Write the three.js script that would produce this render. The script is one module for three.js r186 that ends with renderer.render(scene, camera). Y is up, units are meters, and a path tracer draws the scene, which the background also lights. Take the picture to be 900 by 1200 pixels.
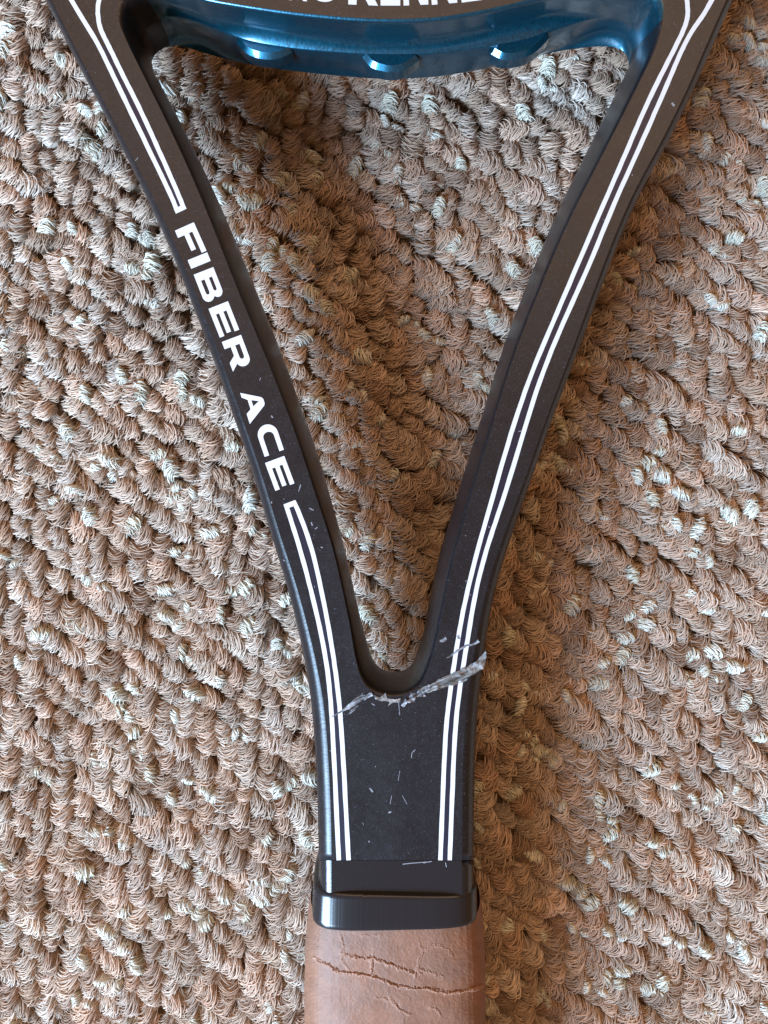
import * as THREE from 'three';
import { mergeGeometries, toCreasedNormals } from 'three/addons/utils/BufferGeometryUtils.js';
import { RectAreaLightUniformsLib } from 'three/addons/lights/RectAreaLightUniformsLib.js';
import { FontLoader } from 'three/addons/loaders/FontLoader.js';

// ---------- camera, lights, exposure ----------
const MM = 0.001;
const TOP = 30 * MM;                         // height of the racket's flat upper face above the carpet loops
const CAM_Y = TOP + 145 * MM;
const FOV = 67;
const scene = new THREE.Scene();
const camera = new THREE.PerspectiveCamera(FOV, 0.75, 0.01, 10);
camera.position.set(0, CAM_Y, 0);
camera.up.set(0, 0, -1);
camera.lookAt(0, 0, 0);
camera.updateMatrixWorld(true);

const renderer = new THREE.WebGLRenderer({ antialias: true });
renderer.toneMapping = THREE.LinearToneMapping;
renderer.toneMappingExposure = 1.78;
renderer.shadowMap.enabled = true;
RectAreaLightUniformsLib.init();

scene.background = new THREE.Color().setRGB(0.205, 0.105, 0.041);     // dim warm room
function softLight(color, intensity, w, h, pos) {
  const l = new THREE.RectAreaLight(new THREE.Color().setRGB(...color), intensity, w, h);
  l.position.set(...pos); l.lookAt(0, 0, 0); scene.add(l);
  return l;
}
softLight([0.465, 0.69, 0.97], 39, 0.37, 0.335, [-0.49, 0.42, 0.44]);       // window, cool, low on the left and behind the handle
softLight([1.0, 0.65, 0.40], 1.25, 1.9, 1.2, [0.15, 1.5, -1.05]);        // warm bounced light from the room's far wall and ceiling

// ---------- helpers ----------
function rng(seed) { let a = seed >>> 0; return () => { a = (a + 0x6D2B79F5) | 0; let t = Math.imul(a ^ (a >>> 15), 1 | a); t = (t + Math.imul(t ^ (t >>> 7), 61 | t)) ^ t; return ((t ^ (t >>> 14)) >>> 0) / 4294967296; }; }
const K = Math.tan(FOV / 2 * Math.PI / 180) / 600;
const at = (x, y, Y) => { const s = (CAM_Y - Y) * K; return new THREE.Vector3((x - 450) * s, Y, (y - 600) * s); };   // measured point of the photograph -> point at height Y
const lerp = (a, b, t) => a + (b - a) * t;
const used = {};
function numbered(n) { const k = used[n] = (used[n] ?? -1) + 1; return k ? `${n}_${String(k).padStart(3, '0')}` : n; }
function mesh(name, geo, mat, parent) {
  const m = new THREE.Mesh(geo, mat); m.name = numbered(name); m.castShadow = m.receiveShadow = true; parent.add(m); return m;
}
function catmull(pts, n, closed = false) {      // pts: arrays of any length
  const out = [], N = pts.length, g = (i) => closed ? pts[(i + N) % N] : pts[Math.max(0, Math.min(N - 1, i))];
  const segs = closed ? N : N - 1;
  for (let i = 0; i < segs; i++) for (let j = 0; j < n; j++) {
    const t = j / n, a = g(i - 1), b = g(i), c = g(i + 1), d = g(i + 2);
    out.push(b.map((_, k) => 0.5 * (2 * b[k] + (c[k] - a[k]) * t + (2 * a[k] - 5 * b[k] + 4 * c[k] - d[k]) * t * t + (3 * b[k] - a[k] - 3 * c[k] + d[k]) * t * t * t)));
  }
  if (!closed) out.push(pts[N - 1].slice());
  return out;
}
function loft(rings, closedU, uvScale = 1) {    // rings[level][station] Vector3
  const L = rings.length, S = rings[0].length, pos = [], uv = [], idx = [];
  const S1 = closedU ? S + 1 : S;
  let acc = [0];
  for (let s = 1; s < S1; s++) acc.push(acc[s - 1] + rings[0][s % S].distanceTo(rings[0][(s - 1) % S]));
  for (let l = 0; l < L; l++) for (let s = 0; s < S1; s++) {
    const p = rings[l][s % S]; pos.push(p.x, p.y, p.z); uv.push(acc[s] * uvScale, (TOP - p.y) * uvScale);
  }
  for (let l = 0; l < L - 1; l++) for (let s = 0; s < S1 - 1; s++) {
    const a = l * S1 + s, b = a + 1, c = a + S1, d = c + 1; idx.push(a, c, b, b, c, d);
  }
  const g = new THREE.BufferGeometry();
  g.setAttribute('position', new THREE.Float32BufferAttribute(pos, 3));
  g.setAttribute('uv', new THREE.Float32BufferAttribute(uv, 2));
  g.setIndex(idx); g.computeVertexNormals();
  return g;
}
function flip(g) { const i = g.index.array; for (let k = 0; k < i.length; k += 3) { const t = i[k]; i[k] = i[k + 1]; i[k + 1] = t; } g.computeVertexNormals(); return g; }
function shapeOf(pts, holes = []) {              // pts: [X, Z] in metres
  const s = new THREE.Shape(pts.map(([x, z]) => new THREE.Vector2(x, -z)));
  for (const h of holes) s.holes.push(new THREE.Path(h.map(([x, z]) => new THREE.Vector2(x, -z))));
  return s;
}
function slab(pts, holes, y0, y1, bevel = 0) {   // flat piece between heights y0 and y1
  const g = new THREE.ExtrudeGeometry(shapeOf(pts, holes), { depth: y1 - y0 - 2 * bevel, bevelEnabled: bevel > 0, bevelSize: bevel, bevelThickness: bevel, bevelOffset: -bevel, bevelSegments: bevel > 0.0008 ? 1 : 3, curveSegments: 12 });
  g.translate(0, 0, bevel); g.rotateX(-Math.PI / 2); g.translate(0, y0, 0);
  return g;
}
const xz = (x, y, Y = TOP) => { const p = at(x, y, Y); return [p.x, p.z]; };
function normals2(pts) {
  return pts.map((p, i) => { const a = pts[Math.max(0, i - 1)], b = pts[Math.min(pts.length - 1, i + 1)]; const dx = b[0] - a[0], dy = b[1] - a[1], l = Math.hypot(dx, dy) || 1; return [-dy / l, dx / l]; });
}

// ---------- textures ----------
function valueNoise(seed, n) {
  const r = rng(seed), g = new Float32Array(n * n).map(() => r());
  return (u, v) => {                             // u, v in 0..1, tiles
    let x = (u - Math.floor(u)) * n, y = (v - Math.floor(v)) * n; const xi = Math.floor(x), yi = Math.floor(y); let fx = x - xi, fy = y - yi; fx = fx * fx * (3 - 2 * fx); fy = fy * fy * (3 - 2 * fy);
    const q = (a, b) => g[((b + n) % n) * n + ((a + n) % n)];
    return lerp(lerp(q(xi, yi), q(xi + 1, yi), fx), lerp(q(xi, yi + 1), q(xi + 1, yi + 1), fx), fy);
  };
}
function dataTex(N, fn, srgb) {
  const d = new Uint8Array(N * N * 4);
  for (let y = 0; y < N; y++) for (let x = 0; x < N; x++) { const c = fn(x / N, y / N, x, y), o = (y * N + x) * 4; for (let k = 0; k < 3; k++) d[o + k] = Math.max(0, Math.min(255, c[k] * 255)); d[o + 3] = 255; }
  const t = new THREE.DataTexture(d, N, N, THREE.RGBAFormat); t.magFilter = THREE.LinearFilter; t.minFilter = THREE.LinearMipmapLinearFilter; t.generateMipmaps = true;
  t.wrapS = t.wrapT = THREE.RepeatWrapping; if (srgb) t.colorSpace = THREE.SRGBColorSpace; t.needsUpdate = true; return t;
}
// black lacquer with fine metal flakes and dust (one tile = 60 mm)
const flakeR = rng(11), FN = 1024, flakes = new Float32Array(FN * FN);
for (let i = 0; i < 26000; i++) { const x = Math.floor(flakeR() * FN), y = Math.floor(flakeR() * FN); flakes[y * FN + x] = 0.03 + 0.11 * flakeR(); }
for (let i = 0; i < 16000; i++) { const x = Math.floor(flakeR() * (FN - 2)), y = Math.floor(flakeR() * (FN - 2)), v = 0.03 + 0.13 * flakeR() ** 2; for (const [a, b] of [[0, 0], [1, 0], [0, 1], [1, 1]]) flakes[(y + b) * FN + x + a] = v; }
for (let i = 0; i < 1300; i++) { const x = Math.floor(flakeR() * (FN - 2)), y = Math.floor(flakeR() * (FN - 2)), v = 0.12 + 0.35 * flakeR() ** 2; for (const [a, b] of [[0, 0], [1, 0], [0, 1], [1, 1]]) flakes[(y + b) * FN + x + a] = v * (0.6 + 0.4 * flakeR()); }
const n1 = valueNoise(3, 12), n2 = valueNoise(4, 64), n3 = valueNoise(5, 256), n4 = valueNoise(6, 512);
const flakeMap = dataTex(FN, (u, v, x, y) => { const b = 0.080 + 0.008 * (n1(u, v) - 0.5) + 0.03 * (n3(u, v) - 0.5) + flakes[y * FN + x]; return [b * 0.93, b * 0.96, b * 1.14]; }, true);
const flakeRough = dataTex(512, (u, v) => { const b = 0.31 + 0.05 * n1(u, v) + 0.05 * n2(u, v); return [b, b, b]; });
const peelBump = dataTex(512, (u, v) => { const b = 0.5 * n3(u, v) + 0.5 * n2(u, v); return [b, b, b]; });
const blueMap = dataTex(FN, (u, v, x, y) => { const b = 0.62 + 0.34 * (n3(u, v) - 0.5) + 0.3 * (n4(u, v) - 0.5) + 1.6 * flakes[y * FN + x]; return [b, b, b]; }, false);
for (const t of [blueMap, flakeMap, flakeRough, peelBump]) t.repeat.set(1 / 0.06, 1 / 0.06);

// ---------- materials ----------
const lin = (r, g, b) => new THREE.Color().setRGB(r, g, b);
const M = {
  lacquer: new THREE.MeshPhysicalMaterial({ map: flakeMap, roughness: 1, roughnessMap: flakeRough, bumpMap: peelBump, bumpScale: 0.00002 }),
  blue: new THREE.MeshPhysicalMaterial({ map: blueMap, color: lin(0.005, 0.11, 0.18), metalness: 0.75, roughness: 0.36, clearcoat: 1, clearcoatRoughness: 0.16, bumpMap: peelBump, bumpScale: 0.00004 }),
  blueGloss: new THREE.MeshPhysicalMaterial({ map: blueMap, color: lin(0.005, 0.11, 0.18), metalness: 0.75, roughness: 0.32, clearcoat: 1, clearcoatRoughness: 0.08 }),
  white: new THREE.MeshStandardMaterial({ color: lin(0.58, 0.58, 0.58), roughness: 0.5 }),
  navy: new THREE.MeshStandardMaterial({ color: lin(0.008, 0.0075, 0.02), roughness: 0.42 }),
  rubber: new THREE.MeshPhysicalMaterial({ color: lin(0.012, 0.012, 0.014), roughness: 0.24, bumpMap: peelBump, bumpScale: 0.00002 }),
  chip: new THREE.MeshStandardMaterial({ vertexColors: true, roughness: 0.55 }),
  yarn: new THREE.MeshPhysicalMaterial({ vertexColors: true, roughness: 1, specularIntensity: 0.3, sheen: 0.15, sheenRoughness: 0.6, sheenColor: new THREE.Color().setRGB(0.5, 0.42, 0.35) }),
  backing: new THREE.MeshStandardMaterial({ color: lin(0.10, 0.065, 0.04), roughness: 1 }),
};

// ---------- carpet ----------
const carpet = new THREE.Group(); carpet.name = 'carpet'; scene.add(carpet);
carpet.userData = { kind: 'structure', label: 'taupe and brown looped pile carpet with cream flecks under the racket' };
{
  const g = new THREE.BoxGeometry(0.62, 0.004, 0.7); g.translate(0, -0.0048, 0);
  mesh('backing', g, M.backing, carpet);
}
const YARN = [[0.494, 0.386, 0.305], [0.430, 0.324, 0.248], [0.377, 0.273, 0.200], [0.565, 0.466, 0.381], [0.462, 0.346, 0.266]];
const DARKER = [[0.404, 0.289, 0.213], [0.341, 0.230, 0.164], [0.458, 0.337, 0.257], [0.296, 0.200, 0.142]], RUST = [[0.449, 0.297, 0.208], [0.494, 0.346, 0.257], [0.404, 0.266, 0.181], [0.539, 0.408, 0.319]];
const CREAM = [[0.605, 0.573, 0.480], [0.560, 0.526, 0.426], [0.643, 0.619, 0.542]];
function tube(path, radii, sides, color, out) {   // thin tapering strand
  const n = path.length, base = out.pos.length / 3, t = new THREE.Vector3(), a = new THREE.Vector3(), b = new THREE.Vector3(), up = new THREE.Vector3(0, 1, 0);
  for (let i = 0; i < n; i++) {
    t.subVectors(path[Math.min(n - 1, i + 1)], path[Math.max(0, i - 1)]).normalize();
    a.crossVectors(t, Math.abs(t.y) > 0.95 ? new THREE.Vector3(1, 0, 0) : up).normalize(); b.crossVectors(a, t);
    for (let s = 0; s < sides; s++) {
      const w = s / sides * Math.PI * 2 + Math.PI / 2, c = Math.cos(w), d = Math.sin(w), r = radii[i];
      const nx = a.x * c + b.x * d, ny = a.y * c + b.y * d, nz = a.z * c + b.z * d;
      out.pos.push(path[i].x + nx * r, path[i].y + ny * r, path[i].z + nz * r); out.nor.push(nx, ny, nz);
      const k = 0.94 + 0.12 * ((i * 7 + s * 3) % 5) / 5; out.col.push(color[0] * k, color[1] * k, color[2] * k);
    }
  }
  for (let i = 0; i < n - 1; i++) for (let s = 0; s < sides; s++) {
    const p = base + i * sides + s, q = base + i * sides + (s + 1) % sides; out.idx.push(p, p + sides, q, q, p + sides, q + sides);
  }
}
function finish(out) {
  const g = new THREE.BufferGeometry();
  g.setAttribute('position', new THREE.Float32BufferAttribute(out.pos, 3)); g.setAttribute('normal', new THREE.Float32BufferAttribute(out.nor, 3)); g.setAttribute('color', new THREE.Float32BufferAttribute(out.col, 3));
  g.setIndex(out.idx); return g;
}
// one loop of yarn: many fine strands bent like a row of nested U's over a rounded body, the nose at +x lying over the next loop
function loopGeometry(seed, palette, a, b, H, N, rad, bend) {
  const r = rng(seed), out = { pos: [], nor: [], col: [], idx: [] };
  const main = palette[Math.floor(r() * palette.length)];
  const mixc = () => { const c = palette[Math.floor(r() * palette.length)], t = 0.7 * r(), k = 0.78 + 0.42 * r(); return main.map((m, i) => lerp(m, c[i], t) * k); };
  const skew0 = (r() - 0.5) * 0.7, peak = 0.2 + 0.35 * r(), split = (r() - 0.5) * 0.9, splitDepth = 0.35 * r();
  const dome = (q) => { const t = (q - peak) / (q > peak ? 1.06 - peak : 1.15 + peak); return Math.max(0.03, 1 - Math.abs(t) ** 2.15) ** 0.5 * (1 - splitDepth * Math.exp(-(((q - split) / 0.14) ** 2))); };
  const core = new THREE.SphereGeometry(1, 12, 8), p = core.attributes.position, base = out.pos.length / 3;
  const dark = main.map((m) => m * 0.75);
  for (let i = 0; i < p.count; i++) { const x = p.getX(i), y = p.getY(i), z = p.getZ(i); out.pos.push(x * a * 0.9, y * H * 0.86 - 0.0004, z * b * 0.9); out.nor.push(x, y, z); out.col.push(...dark); }
  for (const i of core.index.array) out.idx.push(base + i);
  for (let k = 0; k < N; k++) {
    const f = (k + 0.5 + (r() - 0.5) * 1.6) / N, q = lerp(-0.97, 0.97, f), u0 = q * a;
    const env = Math.sqrt(Math.max(0.12, 1 - q * q * 0.85)), hb = b * env * (0.88 + 0.3 * r()), hh = H * dome(q) * (0.93 + 0.16 * r());
    const c = bend * (0.6 + 0.8 * r()), sk = skew0 + (r() - 0.5) * (r() < 0.14 ? 1.6 : 0.55), wav = (r() - 0.5) * 0.8, off = (r() - 0.5) * 0.3 * b, path = [], radii = [], SEG = 8, cut0 = -1.0 + 0.06 * r(), cut1 = 1.0 - 0.06 * r();
    const rr = rad * (0.65 + 0.7 * r());
    for (let i = 0; i <= SEG; i++) {
      const v = lerp(cut0, cut1, i / SEG), vv = v * hb + off, drop = Math.max(0, 1 - Math.abs(v) ** 2.35 * 0.99) ** 0.5;
      path.push(new THREE.Vector3(u0 * (0.9 + 0.1 * drop) + a * 0.55 * (0.45 - v * v) * c + sk * vv + wav * b * 0.25 * Math.sin(v * 4 + k), hh * (drop * 1.12 - 0.12), vv * (0.93 + 0.07 * drop)));
      radii.push(rr * (0.55 + 0.45 * Math.sin(i / SEG * Math.PI)));
    }
    tube(path, radii, 4, mixc(), out);
  }
  for (let k = 0; k < 4; k++) {                  // stray fibres
    const path = [], x0 = (r() - 0.5) * 1.5 * a, z0 = (r() - 0.5) * 1.2 * b, an = r() * 6.283, len = b * (0.6 + 1.1 * r()), cv = (r() - 0.5) * 2.8, tilt = (r() - 0.3) * 0.5;
    for (let i = 0; i <= 6; i++) { const t = i / 6, w = an + cv * t, x = x0 + Math.cos(w) * len * (t - 0.5), z = z0 + Math.sin(w) * len * (t - 0.5); path.push(new THREE.Vector3(x, H * dome(Math.max(-1, Math.min(1, x / a))) * (0.9 + 0.1 * Math.sin(t * 3.1)) * Math.sqrt(Math.max(0.08, 1 - (z / b) ** 2 * 0.9)) + 0.0003 + tilt * t * 0.001, z)); }
    tube(path, path.map(() => rad * 0.42), 3, mixc().map((m) => m * 1.15), out);
  }
  return finish(out);
}
const loopShapes = [], creamShapes = [];
for (let i = 0; i < 16; i++) loopShapes.push(loopGeometry(100 + i, i % 4 === 2 ? DARKER : i % 4 === 3 ? RUST : YARN, (3.0 + 0.65 * ((i * 5) % 7) / 7) * MM, (2.75 + 0.55 * ((i * 3) % 5) / 5) * MM, (2.75 + 0.35 * ((i * 7) % 6) / 6) * MM, 40, 0.125 * MM, 1.15));
for (let i = 0; i < 8; i++) creamShapes.push(loopGeometry(300 + i, CREAM, (1.8 + 0.55 * (i % 3) / 2) * MM, (1.5 + 0.4 * (i % 2)) * MM, 2.9 * MM, 28, 0.13 * MM, 0.6));
{
  const r = rng(77), ROW = 38 * Math.PI / 180, DU = 5.5 * MM, DV = 4.1 * MM, cu = Math.cos(ROW), su = Math.sin(ROW);
  const loops = [], creams = [], c1_ = rng(991);
  for (let j = -78; j <= 78; j++) {
    const shift = (j % 2 ? 0.5 : 0) + 0.3 * (r() - 0.5), wave = r() * 6.28;
    for (let i = -60; i <= 60; i++) {
      const u = (i + shift + 0.3 * (r() - 0.5)) * DU, v = j * DV + 0.55 * MM * Math.sin(i * 0.7 + wave) + (r() - 0.5) * 1.5 * MM;
      const x = u * cu - v * su, z = u * su + v * cu;
      const yaw = -ROW + (r() - 0.5) * 1.1 - 0.36, sc = 0.84 + 0.32 * r(), y = -2.75 * MM + (r() - 0.5) * 0.8 * MM, k = r(), sh = Math.floor(r() * loopShapes.length), mir = r() < 0.3 ? -1 : 1, tone = 0.86 + 0.28 * r(), tint = (r() - 0.5) * 0.08, tilt = 0.1 + (r() - 0.5) * 0.36;
      const cr = r(), c1 = r(), c2 = r(), c3 = r(), c4 = r();
      if (Math.abs(x) > 0.215 || Math.abs(z) > 0.25) continue;
      loops.push({ x, y, z, yaw, sc, sh, mir, tone, tint, tilt, k });
      if (k < 0.55) { const uu = u + DU * 0.5, w = v + DV * (k - 0.1); loops.push({ x: uu * cu - w * su, y: -2.6 * MM + 0.8 * (k - 0.3) * MM, z: uu * su + w * cu, yaw: yaw + (c1_() - 0.5) * 2.4, sc: 0.5 + 0.25 * k, sh, mir: 1, tone, tint, tilt: tilt - 0.1, k }); }
      if (cr < 0.2) {
        const uu = u + DU * (0.5 + 0.2 * (c1 - 0.5)), w = v + DV * (c2 - 0.5) * 0.5, n = c4 < 0.4 ? 2 : 1;
        for (let q = 0; q < n; q++) creams.push({ x: uu * cu - w * su + q * (2.6 + c1) * MM, y: -2.3 * MM + c3 * 0.5 * MM, z: uu * su + w * cu + q * (1.2 + c2) * MM, yaw: c3 * 3.1 + q, sc: 0.8 + 0.4 * c4 - 0.1 * q, sh: Math.floor(c2 * creamShapes.length), mir: 1, tone: 0.9 + 0.2 * c1, tint: 0, tilt: (c1 - 0.5) * 0.5 });
      }
    }
  }
  const dummy = new THREE.Object3D(), col = new THREE.Color();
  const place = (o, s) => { o.position.set(s.x, s.y, s.z); o.rotation.set(0, s.yaw, s.tilt, 'YXZ'); o.scale.set(s.sc, s.sc, s.sc * s.mir); };
  const seen = (s) => { const k = CAM_Y * K, px = s.x / k + 450, py = s.z / k + 600; return px > 4 && px < 896 && py > 4 && py < 1196; };
  const covered = (s) => { const k = CAM_Y * K, px = s.x / k + 450, py = s.z / k + 600; const left = lerp(60, 372, Math.min(1, py / 860)) - 10 * 0, right = lerp(860, 556, Math.min(1, py / 860)); return (py > 790 && px > 365 && px < 565) || (py < 860 && ((px > left - 25 && px < left + 95) || (px < right + 5 && px > right - 105))); };
  const pick = (list) => { const c = list.filter((s) => seen(s) && !covered(s)); c.sort((a, b) => Math.hypot(a.x, a.z) - Math.hypot(b.x, b.z)); return new Set(c.slice(0, 300)); };
  const pile = new THREE.Group(); pile.name = 'loop_pile'; pile.userData = { kind: 'stuff' }; carpet.add(pile);
  for (const [list, shapes, name, mass] of [[loops, loopShapes, 'yarn_loop', 'brown_pile'], [creams, creamShapes, 'cream_fleck', 'cream_pile']]) {
    const own = pick(list);
    for (const s of own) { const m = mesh(name, shapes[s.sh], M.yarn, carpet); place(m, s); if (s.mir < 0) { m.scale.z = s.sc; m.rotation.y += 0.35; } }
    shapes.forEach((g, i) => {
      const rest = list.filter((s) => s.sh === i && !own.has(s)); if (!rest.length) return;
      const im = new THREE.InstancedMesh(g, M.yarn, rest.length); im.name = numbered(mass); im.userData = { kind: 'stuff' }; im.castShadow = im.receiveShadow = true;
      rest.forEach((s, q) => { place(dummy, s); if (s.mir < 0) { dummy.scale.z = s.sc; dummy.rotation.y += 0.35; } dummy.updateMatrix(); im.setMatrixAt(q, dummy.matrix); im.setColorAt(q, col.setRGB(s.tone * (1 + s.tint), s.tone, s.tone * (1 - s.tint))); });
      pile.add(im);
    });
  }
}

// ---------- racket ----------
const racket = new THREE.Group(); racket.name = 'tennis_racket'; scene.add(racket);
racket.userData = { label: 'black tennis racket with white pinstripes, open throat and worn leather grip lying on the carpet', category: 'tennis racket' };

// outer outline: silhouette points and width of the rounded edge (measured)
const leftSil = [[-58, -600, 6], [-72, -460, 6], [-62, -330, 6], [-38, -220, 6], [-12, -140, 6], [18, -70, 6], [54, 0, 6], [78, 50, 6], [97, 86, 6], [125, 138, 6], [150, 188, 6], [180, 247, 7], [205, 304, 7], [230, 368, 8], [250, 420, 8], [273, 487, 9], [297, 553, 9], [315, 620, 10], [327, 655, 10], [342, 706, 11], [355, 762, 12], [364, 813, 14], [368, 860, 15], [371, 911, 15], [373, 960, 15], [373.5, 1008, 15]];
const rightSil = [[555, 1008, 14], [555.5, 960, 14], [556, 911, 14], [558, 851, 14], [563, 800, 13], [568, 760, 12], [574, 720, 11], [583, 680, 10], [593, 647, 9], [610, 597, 8], [627, 550, 7], [647, 490, 7], [667, 440, 7], [690, 377, 7], [710, 322, 7], [733, 263, 7], [750, 226, 7], [768, 193, 7], [785, 162, 7], [801, 129, 7], [817, 96, 7], [832, 60, 7], [845.5, 29, 7], [859, 0, 7], [888, -70, 7], [913, -140, 7], [936, -220, 7], [958, -330, 7], [968, -460, 7], [954, -600, 7]];
const hoop = [[884, -600, 3], [898, -460, 3], [888, -330, 3], [862, -228, 3], [800, -135, 3], [700, -78, 3], [600, -54, 3], [450, -45, 3], [300, -54, 3], [200, -78, 3], [100, -135, 3], [36, -228, 3], [10, -330, 3], [-2, -460, 3], [12, -600, 3]];
const outDepth = [0, 0.12, 0.4, 0.9, 1.7, 3.2, 17, 19, 20], outFrac = [0, 0.2, 0.42, 0.62, 0.82, 1];
function smooth3(c, passes) { for (let k = 0; k < passes; k++) { const o = c.map((p) => p.slice()); for (let i = 1; i < c.length - 1; i++) for (let d = 0; d < c[i].length; d++) c[i][d] = 0.25 * o[i - 1][d] + 0.5 * o[i][d] + 0.25 * o[i + 1][d]; } return c; }
function outerLoop(parts) {
  const st = [];
  for (const part of parts) {
    const c = catmull(part, 5); if (part.length > 12) smooth3(c, 16); const n = normals2(c);
    c.forEach((p, i) => st.push({ sil: [p[0], p[1]], top: [p[0] + -n[i][0] * p[2], p[1] + -n[i][1] * p[2]] }));
  }
  return st;
}
// leftSil runs downward: its left-hand normal points to +x?  checked by the sign below
function ringsOuter(st) {
  const rings = outDepth.map(() => []);
  for (const s of st) {
    let base = null;
    outDepth.forEach((d, l) => {
      const Y = TOP - d * MM;
      if (l < 6) { const f = outFrac[l]; const p = at(lerp(s.top[0], s.sil[0], f), lerp(s.top[1], s.sil[1], f), Y); rings[l].push(p); base = p; }
      else { const t = at(s.top[0], s.top[1], TOP), k = [0, 0.35, 1][l - 6]; rings[l].push(new THREE.Vector3(lerp(base.x, t.x, k), Y, lerp(base.z, t.z, k))); }
    });
  }
  return rings;
}
const outer = outerLoop([leftSil, rightSil, hoop]);
const outerRings = ringsOuter(outer);

// throat opening: [top edge x, y, lower edge x, y] and, on the bridge, the ridge and ledge lines
const throat = [[141, -4, 180, 49], [138, 20, 176, 60], [147, 45, 178, 76], [160, 72, 182, 88], [176, 104, 189, 100], [206, 164, 219, 158], [240, 240, 256, 233], [264, 304, 281, 296], [290, 368, 308, 359], [318, 432, 335, 425], [340, 492, 356, 487], [354, 530, 371, 526], [368, 576, 384, 572], [380, 610, 394, 606], [390, 642, 403, 638], [398, 676, 411, 673], [409, 727, 421, 720], [417, 775, 431, 755], [426, 800, 438, 775], [440, 812, 449, 785], [460, 816, 462, 788], [478, 813, 474, 786], [492, 804, 484, 777], [500, 790, 489, 763], [511, 755, 497, 738], [519, 715, 504, 700], [530, 660, 514, 652], [540, 622, 525, 616], [553, 578, 538, 572], [570, 522, 556, 515], [586, 468, 573, 461], [605, 405, 592, 398], [629, 349, 614, 342], [650, 295, 636, 288], [675, 240, 660, 232], [710, 175, 694, 166], [750, 95, 728, 97], [768, 57, 740, 72], [777, 22, 743, 58], [776, -2, 738, 45], [765, -15, 729, 37], [735, -18, 716, 33]];
const bridge = [[680, -12, 690, 8, 694, 18, 697, 35], [640, -5, 645, 21, 648, 34, 650, 54], [616, 0, 619, 27, 621, 44, 622, 68], [583, 8, 578, 37, 580, 52, 580, 74], [535, 17, 535, 45, 537, 58, 538, 78], [500, 21, 500, 49, 500, 62, 500, 82], [450, 22, 450, 50, 450, 63, 450, 84], [405, 20, 405, 48, 405, 61, 405, 79], [342, 14, 345, 41, 345, 56, 345, 72], [292, 7, 292, 32, 295, 48, 295, 66], [250, 0, 252, 24, 260, 36, 262, 54], [215, -8, 224, 14, 229, 24, 235, 42], [180, -20, 192, 4, 200, 16, 208, 38], [155, -18, 172, 10, 182, 22, 191, 43]];
const inDepth = [0, 0.15, 0.5, 1.3, 3.5, 6.5, 9, 10.2, 10.8, 13, 17, 19, 20];
const armFrac = [0, 0.07, 0.15, 0.24, 0.39, 0.56, 0.68, 0.74, 0.77, 0.86, 1];
const full = [];
for (const t of throat) full.push([t[0], t[1], lerp(t[0], t[2], 0.68), lerp(t[1], t[3], 0.68), lerp(t[0], t[2], 0.74), lerp(t[1], t[3], 0.74), t[2], t[3], 0]);
bridge.forEach((b) => full.push([...b, 1]));
full[throat.length][8] = 0.4; full[full.length - 1][8] = 0.3; full[full.length - 2][8] = 0.8;
const inner = catmull(full, 6, true);
function relax(pts, dims, passes, fixed) {      // evens out small wobbles of measured curves
  for (let k = 0; k < passes; k++) { const old = pts.map((p) => p.slice()); for (let i = 1; i < pts.length - 1; i++) if (!fixed(i)) for (let d = 0; d < dims; d++) pts[i][d] = 0.25 * old[i - 1][d] + 0.5 * old[i][d] + 0.25 * old[i + 1][d]; }
  return pts;
}
relax(inner, 8, 24, (i) => i < 24 || (i > 96 && i < 156) || i > 212);
relax(inner, 8, 4, (i) => i < 6);
const innerRings = inDepth.map(() => []);
for (const s of inner) {
  let low = null;
  const w = s[8];
  inDepth.forEach((d, l) => {
    const Y = TOP - d * MM;
    if (l < 11) {
      const fa = armFrac[l], ax = lerp(s[0], s[6], fa), ay = lerp(s[1], s[7], fa);
      let bx, by;
      if (l <= 6) { const f = [0, 0.1, 0.17, 0.25, 0.46, 0.76, 1][l]; bx = lerp(s[0], s[2], f); by = lerp(s[1], s[3], f); }
      else if (l === 7) { bx = s[4]; by = s[5]; }
      else { const f = [0.12, 0.5, 1][l - 8]; bx = lerp(s[4], s[6], f); by = lerp(s[5], s[7], f); }
      const p = at(lerp(ax, bx, w), lerp(ay, by, w), Y); innerRings[l].push(p); low = p;
    } else { const t = at(s[0], s[1], TOP), k = [0.35, 1][l - 11] * 0.8; innerRings[l].push(new THREE.Vector3(lerp(low.x, t.x, k), Y, lerp(low.z, t.z, k))); }
  });
}
// split the wall of the opening: lacquered arms and the blue bridge
const B0 = throat.length * 6 - 24, B1 = inner.length;
const B2 = inner.length - 8;
const armWall = loft(innerRings.map((r) => [...r.slice(B2), ...r.slice(0, B0 + 1)]), false);
const bridgeWall = loft(innerRings.map((r) => r.slice(B0, B2 + 1)), false);
const facing = (rings, l0, l1) => rings.map((r) => r.map((p) => [p.x, p.z]))[l0];
const topShape = new THREE.ShapeGeometry(shapeOf(facing(outerRings, 0), [facing(innerRings, 0)]));
const bottomShape = new THREE.ShapeGeometry(shapeOf(facing(outerRings, 8), [facing(innerRings, 12)]));
topShape.rotateX(-Math.PI / 2); topShape.translate(0, TOP, 0);
bottomShape.rotateX(Math.PI / 2); bottomShape.scale(1, 1, -1); bottomShape.translate(0, TOP - 20 * MM, 0);
const clean = (g) => { for (const k of Object.keys(g.attributes)) if (!['position', 'normal', 'uv'].includes(k)) g.deleteAttribute(k); return g.index ? g.toNonIndexed() : g; };
const frameGeo = mergeGeometries([topShape, bottomShape, loft(outerRings, true), armWall].map(clean));
mesh('frame', frameGeo, M.lacquer, racket);
const bridgeMesh = mesh('throat_bridge', clean(bridgeWall), M.blue, racket);
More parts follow.
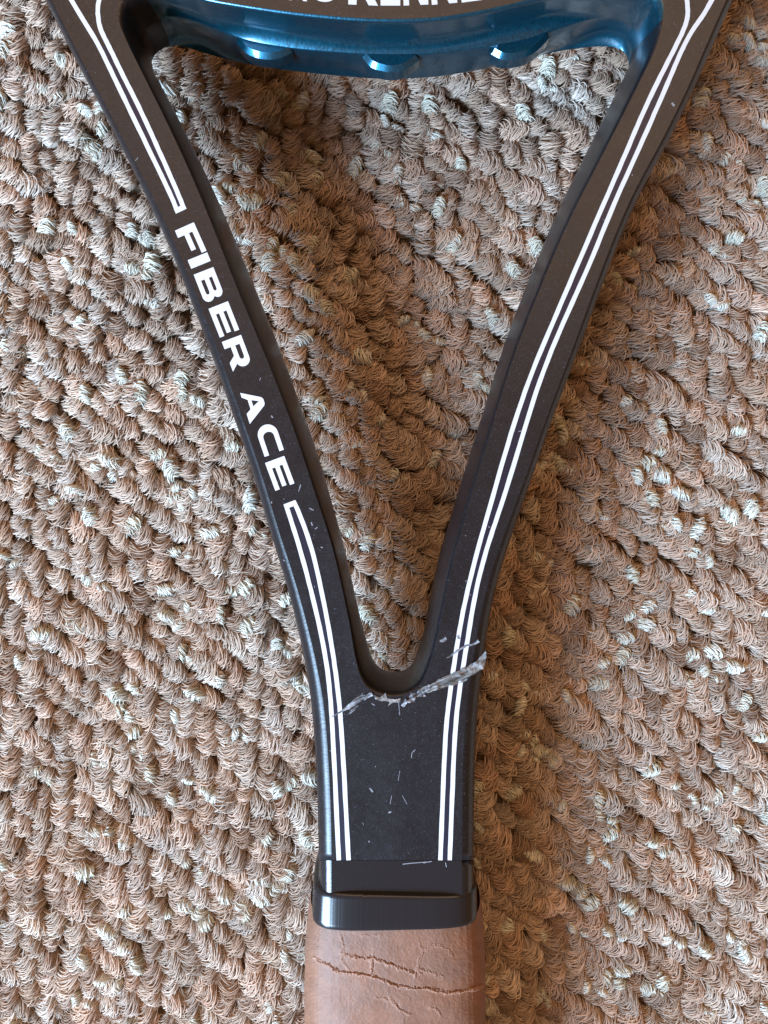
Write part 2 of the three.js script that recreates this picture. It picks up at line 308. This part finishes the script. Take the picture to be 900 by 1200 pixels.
bridgeMesh.userData = { label: 'glossy blue throat bridge wall with scalloped string bumps' };
// scalloped bumps on the bridge
for (const arc of [[[276, 46], [286, 59], [300, 66], [316, 68], [330, 65], [342, 58]], [[424, 64], [434, 76], [447, 81.5], [460, 83], [476, 79], [492, 67]], [[576, 60], [588, 67], [602, 68.5], [620, 64], [634, 54], [645, 41]]]) {
  const c = catmull(arc, 6), Y = TOP - 10.3 * MM;
  const first = c[0], last = c[c.length - 1];
  const poly = [...c.map(([x, y], i) => [x, y - 1.5 * Math.sin(i / (c.length - 1) * Math.PI)]), [last[0] - 4, last[1] - 12], [first[0] + 4, first[1] - 12]].map(([x, y]) => xz(x, y, Y));
  const bg = slab(poly, [], TOP - 15 * MM, Y, 0.9 * MM), bp = bg.attributes.position, zw = at(450, (first[1] + last[1]) / 2 - 3, Y).z;
  for (let i = 0; i < bp.count; i++) bp.setY(i, bp.getY(i) - 0.02 * Math.max(-0.001, bp.getZ(i) - zw));
  bg.computeVertexNormals();
  const bump = mesh('string_bump', bg, M.blueGloss, bridgeMesh);
}

// painted stripes: strips a few hundredths of a millimetre thick
const PAINT0 = TOP - 0.02 * MM, PAINT1 = TOP + 0.035 * MM;
function ribbon(line, width, jitter = 0, seed = 1) {
  const c = catmull(line, 6); if (line.length > 7) smooth3(c, 10); const n = normals2(c), r = rng(seed), L = [], R = [];
  c.forEach((p, i) => { const w = width / 2, a = jitter * (r() - 0.5), b = jitter * (r() - 0.5); L.push([p[0] + n[i][0] * (w + a), p[1] + n[i][1] * (w + a)]); R.push([p[0] - n[i][0] * (w + b), p[1] - n[i][1] * (w + b)]); });
  return [...L, ...R.reverse()].map(([x, y]) => xz(x, y));
}
const mid = (A, B) => { const a = catmull(A, 8), b = catmull(B, 8), out = []; for (let i = 0; i < 24; i++) { const p = a[Math.round(i / 23 * (a.length - 1))]; let best = null, bd = 1e9; for (const q of b) { const d = (p[0] - q[0]) ** 2 + (p[1] - q[1]) ** 2; if (d < bd) { bd = d; best = q; } } out.push([(p[0] + best[0]) / 2, (p[1] + best[1]) / 2]); } return out; };
const upOut = [[2, -150], [40, -80], [83, 0], [112, 46], [128, 79], [144, 112], [172, 170], [200, 228], [207.3, 246.6]];
const upIn = [[170, -62], [128, -34], [116, 0], [114.5, 16], [117.5, 34], [126, 51], [138, 76], [152, 104], [168, 136], [186, 176], [204, 216], [215, 243]];
const loOut = [[335, 591], [343, 616], [353.5, 650], [366.5, 700], [378.5, 753], [386, 802], [390, 860], [393.5, 932], [397, 1008]];
const loIn = [[344.5, 588], [354, 610], [367.5, 650], [379.5, 706], [390, 764], [396.5, 813], [400.5, 860], [404.5, 932], [408.5, 1008]];
const rIn = [[770, -60], [798, -30], [805, 0], [806, 18], [802, 33], [791, 56], [774, 89], [753, 133], [734, 178], [707, 240], [676, 312], [648, 378], [620, 444], [594.5, 522], [574, 595], [560, 643], [546, 700], [537, 747], [528, 807], [522, 860], [519, 932], [516, 1008]];
const rOut = [[900, -120], [868, -60], [834, 0], [824, 18], [813, 33], [800, 56], [786, 89], [767, 133], [747, 178], [719, 240], [690, 312], [660, 378], [633, 444], [609, 522], [586, 597], [570, 643], [556, 700], [548.5, 747], [538.5, 807], [533, 860], [530, 932], [527, 1008]];
const W = 5.2;
for (const [line, s] of [[upOut, 1], [upIn, 2], [loOut, 3], [loIn, 4], [rIn, 5], [rOut, 6]]) mesh('stripe', slab(ribbon(line, W, 0.35, s), [], PAINT0, PAINT1), M.white, racket);
const bar = (p, q) => { const l = Math.hypot(q[0] - p[0], q[1] - p[1]), e = W / 2 / l; mesh('stripe', slab(ribbon([[p[0] - (q[0] - p[0]) * e, p[1] - (q[1] - p[1]) * e], [q[0] + (q[0] - p[0]) * e, q[1] + (q[1] - p[1]) * e]], 6), [], PAINT0 - 0.003 * MM, PAINT1 + 0.003 * MM), M.white, racket); };
bar(upOut[upOut.length - 1], upIn[upIn.length - 1]); bar([335.8, 593], [344.7, 589.6]);
for (const [a, b] of [[upOut.slice(3), upIn.slice(5)], [loOut, loIn], [rOut.slice(5), rIn.slice(5)]]) mesh('stripe_gap', slab(ribbon(mid(b, a), 5.2), [], PAINT0, TOP + 0.012 * MM), M.navy, racket);

// lettering down the left arm: outlines in letter units (s along the word, u up), placed with their own turn
const arcPts = (cx, cy, rx, ry, a0, a1, n = 10) => Array.from({ length: n + 1 }, (_, i) => { const t = lerp(a0, a1, i / n) * Math.PI / 180; return [cx + rx * Math.cos(t), cy + ry * Math.sin(t)]; });
const G = {
  F: [[[0, 0], [0.38, 0], [0.38, 0.33], [1.22, 0.33], [1.22, 0.57], [0.38, 0.57], [0.38, 0.75], [1.5, 0.75], [1.5, 1], [0, 1]]],
  I: [[[0, 0], [0.44, 0], [0.44, 1], [0, 1]]],
  E: [[[0, 0], [1.48, 0], [1.48, 0.23], [0.38, 0.23], [0.38, 0.39], [1.4, 0.39], [1.4, 0.61], [0.38, 0.61], [0.38, 0.77], [1.46, 0.77], [1.46, 1], [0, 1]]],
  B: [[[0, 0], ...arcPts(1.2, 0.28, 0.3, 0.28, -90, 60, 8), ...arcPts(1.16, 0.76, 0.28, 0.24, -50, 90, 8), [0, 1]], [[0.4, 0.62], [0.4, 0.78], ...arcPts(1.0, 0.7, 0.1, 0.08, 90, -90, 5)], [[0.4, 0.22], [0.4, 0.4], ...arcPts(1.05, 0.31, 0.1, 0.09, 90, -90, 5)]],
  R: [[[0, 0], [0.38, 0], [0.38, 0.32], [0.84, 0.32], [1.1, 0], [1.55, 0], [1.24, 0.35], ...arcPts(1.17, 0.66, 0.32, 0.34, -70, 90, 9), [0, 1]], [[0.38, 0.55], [0.38, 0.78], ...arcPts(1.0, 0.665, 0.12, 0.115, 90, -90, 5)]],
  A: [[[0, 0], [0.24, 0], [0.44, 0.25], [0.92, 0.25], [1.08, 0], [1.6, 0], [0.94, 0.95], [0.84, 1], [0.62, 1], [0.5, 0.92]], [[0.5, 0.42], [0.66, 0.76], [0.82, 0.42]]],
  C: [[...arcPts(0.5, 0.5, 0.5, 0.5, 90, 270, 14), [1.45, 0], [1.45, 0.23], ...arcPts(0.6, 0.5, 0.24, 0.27, 270, 90, 10), [1.42, 0.77], [1.42, 1]]],
};
function letter(name, glyph, x, y, upx, upy, h, wide = 1) {
  const l = Math.hypot(upx, upy), ux = upx / l, uy = upy / l, sx = -uy, sy = ux;     // s runs down the arm
  const map = ([s, u]) => xz(x + (s * wide * sx + u * ux) * h, y + (s * wide * sy + u * uy) * h);
  const [o, ...holes] = G[glyph].map((c) => c.map(map));
  mesh('letter', slab(o, holes, PAINT0, PAINT1), M.white, racket);
}
letter('F', 'F', 205, 270.4, 110, -49, 24.3);
letter('I', 'I', 220, 305, 115, -47, 24.6);
letter('B', 'B', 227, 322, 115, -45, 24.7, 0.98);
letter('E', 'E', 244.4, 362, 114, -45, 24.5);
letter('R', 'R', 260, 400.8, 112, -42, 24);
letter('A', 'A', 281.5, 460.5, 110, -34, 23.8, 1);
letter('C', 'C', 298.8, 501.8, 112, -38, 24, 1.02);
letter('E', 'E', 310.6, 542.6, 113, -42, 24, 0.98);

// lettering across the bridge
{
  const bold = await new FontLoader().loadAsync('fonts/droid/droid_sans_bold.typeface.json');
  const thin = await new FontLoader().loadAsync('fonts/droid/droid_sans_regular.typeface.json');
  const put = (font, ch, x0, x1, baseY, height, turn) => {
    const shapes = font.generateShapes(ch, 1); if (!shapes.length) return;
    const g = new THREE.ExtrudeGeometry(shapes, { depth: 1, bevelEnabled: false, curveSegments: 6 }); g.computeBoundingBox();
    const b = g.boundingBox, k = CAM_Y - TOP, px = k * K;
    g.translate(-(b.min.x + b.max.x) / 2, 0, 0); g.scale((x1 - x0) / (b.max.x - b.min.x) * px, height * px, PAINT1 - PAINT0);
    g.rotateX(-Math.PI / 2); g.rotateY(turn);
    const p = at((x0 + x1) / 2, baseY - 2, PAINT0); g.translate(p.x, p.y, p.z);
    mesh('letter', clean(g), M.white, racket);
  };
  put(thin, 'P', 312, 334, 0.5, 34, -0.09); put(thin, 'R', 338, 360, 2.8, 34, -0.08); put(thin, 'O', 364, 396, 3.8, 34, -0.05);
  [['K', 408, 443, 8], ['E', 446, 469, 8.6], ['N', 473, 502, 8], ['N', 506, 536, 6.5], ['E', 541, 566, 3.5], ['X', 570, 602, -1]].forEach(([c, a, b, y], i) => put(bold, c, a, b, y, 46, (i - 1) * 0.045));
}

// chipped lacquer: thin ragged flakes standing a little proud
function chip(name, outline, seed, lift, tones) {
  const r = rng(seed), poly = [];
  for (let i = 0; i < outline.length; i++) {
    const a = outline[i], b = outline[(i + 1) % outline.length], n = Math.max(1, Math.round(Math.hypot(b[0] - a[0], b[1] - a[1]) / 2.2));
    for (let j = 0; j < n; j++) poly.push([lerp(a[0], b[0], j / n) + (r() - 0.5) * 0.9, lerp(a[1], b[1], j / n) + (r() - 0.5) * 0.9]);
  }
  const sh = shapeOf(poly.map(([x, y]) => xz(x, y)));
  const ex = new THREE.ExtrudeGeometry(sh, { depth: 0.08 * MM, bevelEnabled: false });
  const g = new THREE.BufferGeometry(); let p = [...ex.attributes.position.array];
  for (let pass = 0; pass < 3; pass++) {         // split faces so the flake can buckle
    const q = [];
    for (let i = 0; i < p.length; i += 9) {
      const [A, B, C] = [0, 3, 6].map((k) => p.slice(i + k, i + k + 3)), m = (u, v) => u.map((e, k) => (e + v[k]) / 2), ab = m(A, B), bc = m(B, C), ca = m(C, A);
      q.push(...A, ...ab, ...ca, ...ab, ...B, ...bc, ...ca, ...bc, ...C, ...ab, ...bc, ...ca);
    }
    p = q;
  }
  const col = [], noise = valueNoise(seed + 5, 64), out = [];
  for (let i = 0; i < p.length; i += 3) {
    const X = p[i], Z = -p[i + 1], top = p[i + 2] > 0.02 * MM;
    const nz = noise(X * 22, Z * 22), nf = noise(X * 70 + 0.3, Z * 70);
    out.push(X, TOP - 0.03 * MM + (top ? (0.05 + lift * nz * nz * 0.9 + 0.22 * (nf - 0.4) * lift) * MM : 0), Z);
    const along = X * 0.91 - Z * 0.42 * -1, across = X * 0.42 + Z * 0.91, st = noise(along * 12 + 0.7, across * 60 + 0.1); const t = Math.min(1, Math.max(0, nz * 0.35 + nf * 0.35 + 1.3 * (st - 0.4))); for (let k = 0; k < 3; k++) col.push(lerp(tones[0][k], tones[1][k], t));
  }
  g.setAttribute('position', new THREE.Float32BufferAttribute(out, 3)); g.setAttribute('color', new THREE.Float32BufferAttribute(col, 3));
  g.computeVertexNormals();
  return mesh(name, g, M.chip, racket);
}
const z5 = (pts) => pts.map(([x, y]) => [360 + x / 3.75, 720 + y / 3.75]);
const grey = [[0.035, 0.035, 0.04], [0.29, 0.29, 0.305]], tan = [[0.03, 0.028, 0.026], [0.25, 0.238, 0.225]];
chip('paint_chip', z5([[530, 345], [500, 338], [540, 308], [600, 272], [690, 235], [750, 200], [784, 158], [787, 186], [774, 235], [720, 268], [690, 297], [640, 310], [580, 327]]), 21, 0.5, tan).userData = { label: 'wide ragged chip in the lacquer across the right stripes' };
chip('paint_chip', z5([[412, 402], [430, 372], [445, 376], [455, 345], [480, 350], [490, 328], [535, 308], [550, 320], [515, 345], [520, 360], [480, 362], [470, 385], [440, 386], [425, 408]]), 22, 0.5, grey);
chip('paint_chip', z5([[95, 455], [160, 415], [200, 376], [246, 344], [242, 358], [282, 342], [290, 356], [230, 386], [190, 412], [150, 430], [112, 450]]), 23, 0.4, grey);
chip('paint_chip', z5([[178, 438], [200, 412], [224, 400], [212, 418], [190, 436]]), 24, 0.3, grey);
chip('paint_chip', z5([[290, 352], [320, 366], [345, 345], [350, 368], [385, 374], [410, 368], [408, 384], [375, 386], [355, 404], [362, 384], [330, 380], [300, 372]]), 25, 0.3, [[0.05, 0.045, 0.04], [0.3, 0.28, 0.26]]);
chip('paint_chip', z5([[580, 118], [590, 110], [608, 98], [614, 112], [604, 122], [590, 121]]), 26, 0.2, grey);
chip('paint_chip', z5([[610, 194], [655, 158], [690, 136], [735, 124], [750, 110], [758, 120], [740, 134], [700, 142], [670, 160], [625, 190]]), 27, 0.2, grey);
chip('paint_chip', z5([[656, 94], [668, 90], [670, 108], [660, 106]]), 28, 0.15, grey);
// hairline scratches and nicks (thin raised slivers)
const nick = (pts, w, seed) => { const c = ribbon(pts, w, w * 0.5, seed); const m = mesh('scratch', slab(c, [], PAINT0, TOP + 0.02 * MM), nickMat, racket); return m; };
const nickMat = new THREE.MeshStandardMaterial({ color: lin(0.2, 0.2, 0.22), roughness: 0.66 });
const z8 = (pts) => pts.map(([x, y]) => [340 + x / 3.46, 860 + y / 3.46]);
[[[[508, 64], [494, 78], [492, 98]], 0.7], [[[445, 150], [438, 190]], 0.5], [[[322, 220], [336, 236]], 1.6], [[[398, 320], [410, 316]], 2], [[[412, 250], [405, 285]], 0.5], [[[455, 250], [474, 285]], 0.5], [[[318, 434], [322, 440]], 1.3], [[[456, 528], [560, 518]], 0.9], [[[540, 524], [575, 516]], 0.9], [[[630, 522], [634, 540]], 0.9]].forEach(([p, w], i) => nick(z8(p), w, 60 + i));
const z7 = (pts) => pts.map(([x, y]) => [260 + x / 5, 440 + y / 5]);
[[[[462, 640], [450, 680]], 1], [[[512, 778], [538, 790]], 1.2], [[[524, 860], [530, 880]], 1.3], [[[545, 900], [560, 890]], 1], [[[290, 235], [298, 248]], 1.4], [[[580, 1004], [590, 1010]], 1.2], [[[290, 738], [292, 750]], 1.2], [[[360, 1080], [368, 1088]], 1.2]].forEach(([p, w], i) => nick(z7(p), w, 80 + i));
[[[[787, 121], [790.5, 124]], 2.2], [[[400, 838], [402, 842]], 0.8], [[[467, 822], [468.5, 838]], 0.7]].forEach(([p, w], i) => nick(p, w, 95 + i));

{                                               // small nicks and dust fibres along the arms and panel
  const r = rng(404), spots = [];
  for (let i = 0; i < 14; i++) { const q = outer[Math.floor(i % 2 ? 40 + 75 * r() : 135 + 90 * r())]; const t = 0.2 + 5.5 * r(); spots.push([q.top[0] + (q.top[0] - q.sil[0]) * t * 0.9, q.top[1] + (q.top[1] - q.sil[1]) * t * 0.9]); }
  for (let i = 0; i < 2; i++) spots.push([415 + 100 * r(), 830 + 170 * r()]);
  spots.forEach(([x, y], i) => { if (y < 2) return; const a = r() * 6.28, l = 1 + 4.5 * r() ** 2, b = a + (r() - 0.5) * 1.4; nick([[x, y], [x + Math.cos(a) * l / 2, y + Math.sin(a) * l / 2], [x + Math.cos(a) * l / 2 + Math.cos(b) * l / 2, y + Math.sin(a) * l / 2 + Math.sin(b) * l / 2]], 0.4 + 0.6 * r(), 500 + i); });
}

// ---------- handle: sleeve, collar and grip ----------
function section(pts, n = 3) {                   // closed rounded section from corner points, Chaikin-smoothed
  let p = pts;
  for (let k = 0; k < n; k++) { const q = []; p.forEach((a, i) => { const b = p[(i + 1) % p.length]; q.push([lerp(a[0], b[0], 0.25), lerp(a[1], b[1], 0.25)], [lerp(a[0], b[0], 0.75), lerp(a[1], b[1], 0.75)]); }); p = q; }
  return p;
}
function sweepZ(list, mat, name) {               // list of { z, pts:[x,y] }
  const rings = list.map(({ z, pts, skew = 0 }) => pts.map(([x, y]) => new THREE.Vector3(x, y, z + skew * x)));
  const g = loft(rings, true);
  return mesh(name, flip(g), mat, racket);
}
const zAt = (py, Y = TOP) => at(450, py, Y).z, pxm = (CAM_Y - TOP) * K;
// sleeve: runs on from the shaft at the same section
{
  const L = [[373.5, 1008.5, 15], [373.5, 1060, 15]], R = [[555, 1060, 14], [555, 1008.5, 14]];
  const st = outerLoop([L, R]); const rr = ringsOuter(st).map((ring) => ring.map((p) => { const q = p.clone(); q.y -= 0.06 * MM; return q; }));
  const cap = new THREE.ShapeGeometry(shapeOf(rr[0].map((p) => [p.x, p.z]))); cap.rotateX(-Math.PI / 2); cap.translate(0, TOP - 0.06 * MM, 0);
  mesh('collar_sleeve', mergeGeometries([cap, loft(rr, true)].map(clean)), M.rubber, racket);
}
{
  const cx = (463 - 450) * pxm, Tc = TOP + 0.9 * MM;
  const sec = (hw, top, bot) => section([[-hw + 5.2 * MM, top - 0.1 * MM], [0, top], [hw - 5.2 * MM, top - 0.1 * MM], [hw - 1.3 * MM, top - 1.9 * MM], [hw, top - 6 * MM], [hw, bot + 5 * MM], [hw - 1.2 * MM, bot + 1.6 * MM], [hw - 4.2 * MM, bot], [-hw + 4.2 * MM, bot], [-hw + 1.2 * MM, bot + 1.6 * MM], [-hw, bot + 5 * MM], [-hw, top - 6 * MM], [-hw + 1.3 * MM, top - 1.9 * MM]]).map(([x, y]) => [x + cx, y]);
  const z0 = zAt(1046), z1 = zAt(1091.5, Tc);
  const hw = 16.15 * MM;
  sweepZ([[z0 + 0.2 * MM, hw - 1.9 * MM, TOP - 0.9 * MM], [z0 + 0.02 * MM, hw - 1 * MM, TOP - 0.05 * MM], [z0 + 0.08 * MM, hw - 0.4 * MM, TOP + 0.5 * MM], [z0 + 0.4 * MM, hw - 0.1 * MM, Tc - 0.06 * MM], [z0 + 1.1 * MM, hw, Tc], [z1 - 1 * MM, hw + 0.15 * MM, Tc + 0.05 * MM], [z1 - 0.3 * MM, hw + 0.1 * MM, Tc], [z1, hw - 0.1 * MM, Tc - 0.3 * MM], [z1 + 0.1 * MM, hw - 1 * MM, Tc - 1.2 * MM]].map(([z, w, t], i) => ({ z, pts: sec(w, t, 2 * MM), skew: lerp(0.04, -0.03, i / 8) })), M.rubber, 'collar');
}
// grip: leather over a rounded eight-sided handle, its cracks cut as grooves
{
  const c5 = (pts) => pts.map(([x, y]) => [340 + x / 3.462, 980 + y / 3.462]);
  const cracks = [
    { p: c5([[105, 490], [150, 515], [190, 538], [230, 548], [280, 556], [330, 566], [385, 582], [420, 600], [470, 608], [540, 612], [590, 620], [650, 630], [720, 618], [790, 600]]), w: 0.75, d: 0.45 },
    { p: c5([[215, 470], [260, 484], [310, 494], [345, 492], [390, 508], [440, 528], [490, 545], [518, 552]]), w: 0.60, d: 0.36 },
    { p: c5([[338, 494], [334, 530], [336, 562]]), w: 0.55, d: 0.32 },
    { p: c5([[210, 410], [222, 450], [215, 490], [235, 530]]), w: 0.45, d: 0.20 },
    { p: c5([[520, 552], [512, 568]]), w: 0.60, d: 0.36 },
    { p: c5([[530, 440], [542, 470], [530, 500], [522, 550]]), w: 0.40, d: 0.18 },
    { p: c5([[545, 455], [590, 436], [640, 450], [660, 480]]), w: 0.40, d: 0.18 },
    { p: c5([[520, 535], [570, 545], [620, 566]]), w: 0.45, d: 0.23 },
    { p: c5([[410, 655], [430, 680], [455, 705], [480, 716]]), w: 0.50, d: 0.27 },
    { p: c5([[350, 650], [400, 660]]), w: 0.35, d: 0.18 },
    { p: c5([[570, 690], [600, 700], [610, 720]]), w: 0.40, d: 0.23 },
    { p: c5([[300, 400], [360, 394]]), w: 0.35, d: 0.18 },
  ].map((c) => ({ ...c, p: catmull(c.p, 5) }));
  const na = valueNoise(41, 48), nb = valueNoise(42, 190), nc = valueNoise(43, 14);
  const hw = 18.3 * MM, cx = (464 - 450) * pxm, topY = TOP - 0.15 * MM, botY = -3 * MM;
  const prof = (k) => section([[-12 * MM, topY], [12 * MM, topY], [hw * k, topY - 6.2 * MM], [hw * k, botY + 8 * MM], [12 * MM, botY], [-12 * MM, botY], [-hw * k, botY + 8 * MM], [-hw * k, topY - 6.2 * MM]], 3);
  const base = prof(1), len = []; let tot = 0;
  const dens = [];
  base.forEach((a, i) => { const b = base[(i + 1) % base.length]; const n = (a[1] > topY - 9 * MM) ? Math.max(2, Math.ceil(Math.hypot(b[0] - a[0], b[1] - a[1]) / (0.1 * MM))) : 4; for (let j = 0; j < n; j++) dens.push([i, j / n]); });
  const z0 = zAt(1086), z1 = zAt(1330), NZ = 300, rings = [], cols = [];
  const colors = [];
  for (let q = 0; q <= NZ + 16; q++) {
    const tz = Math.min(1, q / NZ), z = q > NZ ? z1 + (q - NZ) * 7 * MM : z0 + (z1 - z0) * (tz < 0.66 ? tz * 0.78 : 0.515 + (tz - 0.66) * 1.427), P = prof(1 + 0.02 * tz - 0.055 * Math.exp(-Math.max(0, z - z0) / (5 * MM))), ring = [];
    dens.forEach(([i, f]) => {
      const a = P[i], b = P[(i + 1) % P.length]; let x = lerp(a[0], b[0], f) + cx, y = lerp(a[1], b[1], f);
      const s = (CAM_Y - y) * K, px = x / s + 450, py = z / s + 600;
      let dip = 0, lip = 0; const jx = 3.2 * (nb(px / 130, py / 130) - 0.5) + 4 * (na(px / 200 + 0.5, py / 200) - 0.5), jy = 3.2 * (nb(px / 130 + 0.4, py / 130 + 0.7) - 0.5) + 4 * (na(px / 200, py / 200 + 0.3) - 0.5);
      if (y > topY - 8 * MM && py < 1215) for (const c of cracks) {
        let bd = 99, sgn = 0, tt = 0;
        for (let k = 0; k < c.p.length - 1; k++) {
          const [x0, y0] = c.p[k], [x1, y1] = c.p[k + 1]; const vx = x1 - x0, vy = y1 - y0; let t = ((px + jx - x0) * vx + (py + jy - y0) * vy) / (vx * vx + vy * vy); t = Math.max(0, Math.min(1, t));
          const d = Math.hypot(px + jx - x0 - vx * t, py + jy - y0 - vy * t); if (d < bd) { bd = d; sgn = vx * (py - y0) - vy * (px - x0); tt = (k + t) / (c.p.length - 1); }
        }
        const w = 0.75 * c.w * (0.55 + 0.9 * nb(px / 90, py / 90)) * Math.min(1, 6 * Math.min(tt, 1 - tt) + 0.25);
        dip = Math.max(dip, 0.75 * c.d * Math.exp(-((bd / w) ** 2)));
        if (sgn > 0) lip = Math.max(lip, c.d * 0.45 * Math.exp(-(((bd - 1.7) / 1.3) ** 2)));
      }
      const crinkle = 0.05 * (na(px / 120, py / 120) - 0.5) + 0.05 * (nb(px / 120, py / 120) - 0.5) + 0.25 * (nc(px / 300, py / 300) - 0.5);
      const out = (lip + crinkle - dip) * MM, n = new THREE.Vector2(x - cx, (y - 12 * MM) * 1.1).normalize();
      ring.push(new THREE.Vector3(x + n.x * out, y + n.y * out, z));
      const patch = na(px / 260 + 0.2, py / 260), fine = nb(px / 100, py / 100), big = nc(px / 420, py / 420 + 0.3);
      let k = 0.86 + 0.22 * patch + 0.16 * (fine - 0.5), warm = big;
      let c = [lerp(0.185, 0.215, warm) * k, lerp(0.093, 0.092, warm) * k, lerp(0.058, 0.047, warm) * k];
      const worn = Math.max(0, lip * 3); c = c.map((v, i2) => lerp(v, [0.38, 0.2, 0.13][i2], Math.min(0.7, worn)));
      colors.push(...c);
    });
    rings.push(ring);
  }
  // loft with colours
  const S = dens.length, pos = [], idx = [];
  rings.forEach((r) => r.forEach((p) => pos.push(p.x, p.y, p.z)));
  for (let q = 0; q < NZ + 16; q++) for (let s = 0; s < S; s++) { const a = q * S + s, b = q * S + (s + 1) % S, c = a + S, d = b + S; idx.push(a, b, c, b, d, c); }
  const g = new THREE.BufferGeometry(); g.setAttribute('position', new THREE.Float32BufferAttribute(pos, 3)); g.setAttribute('color', new THREE.Float32BufferAttribute(colors, 3)); g.setIndex(idx); g.computeVertexNormals();
  mesh('grip', g, new THREE.MeshPhysicalMaterial({ vertexColors: true, roughness: 0.66 }), racket).userData = { label: 'worn tan leather grip with fine cracks' };
}

renderer.render(scene, camera);
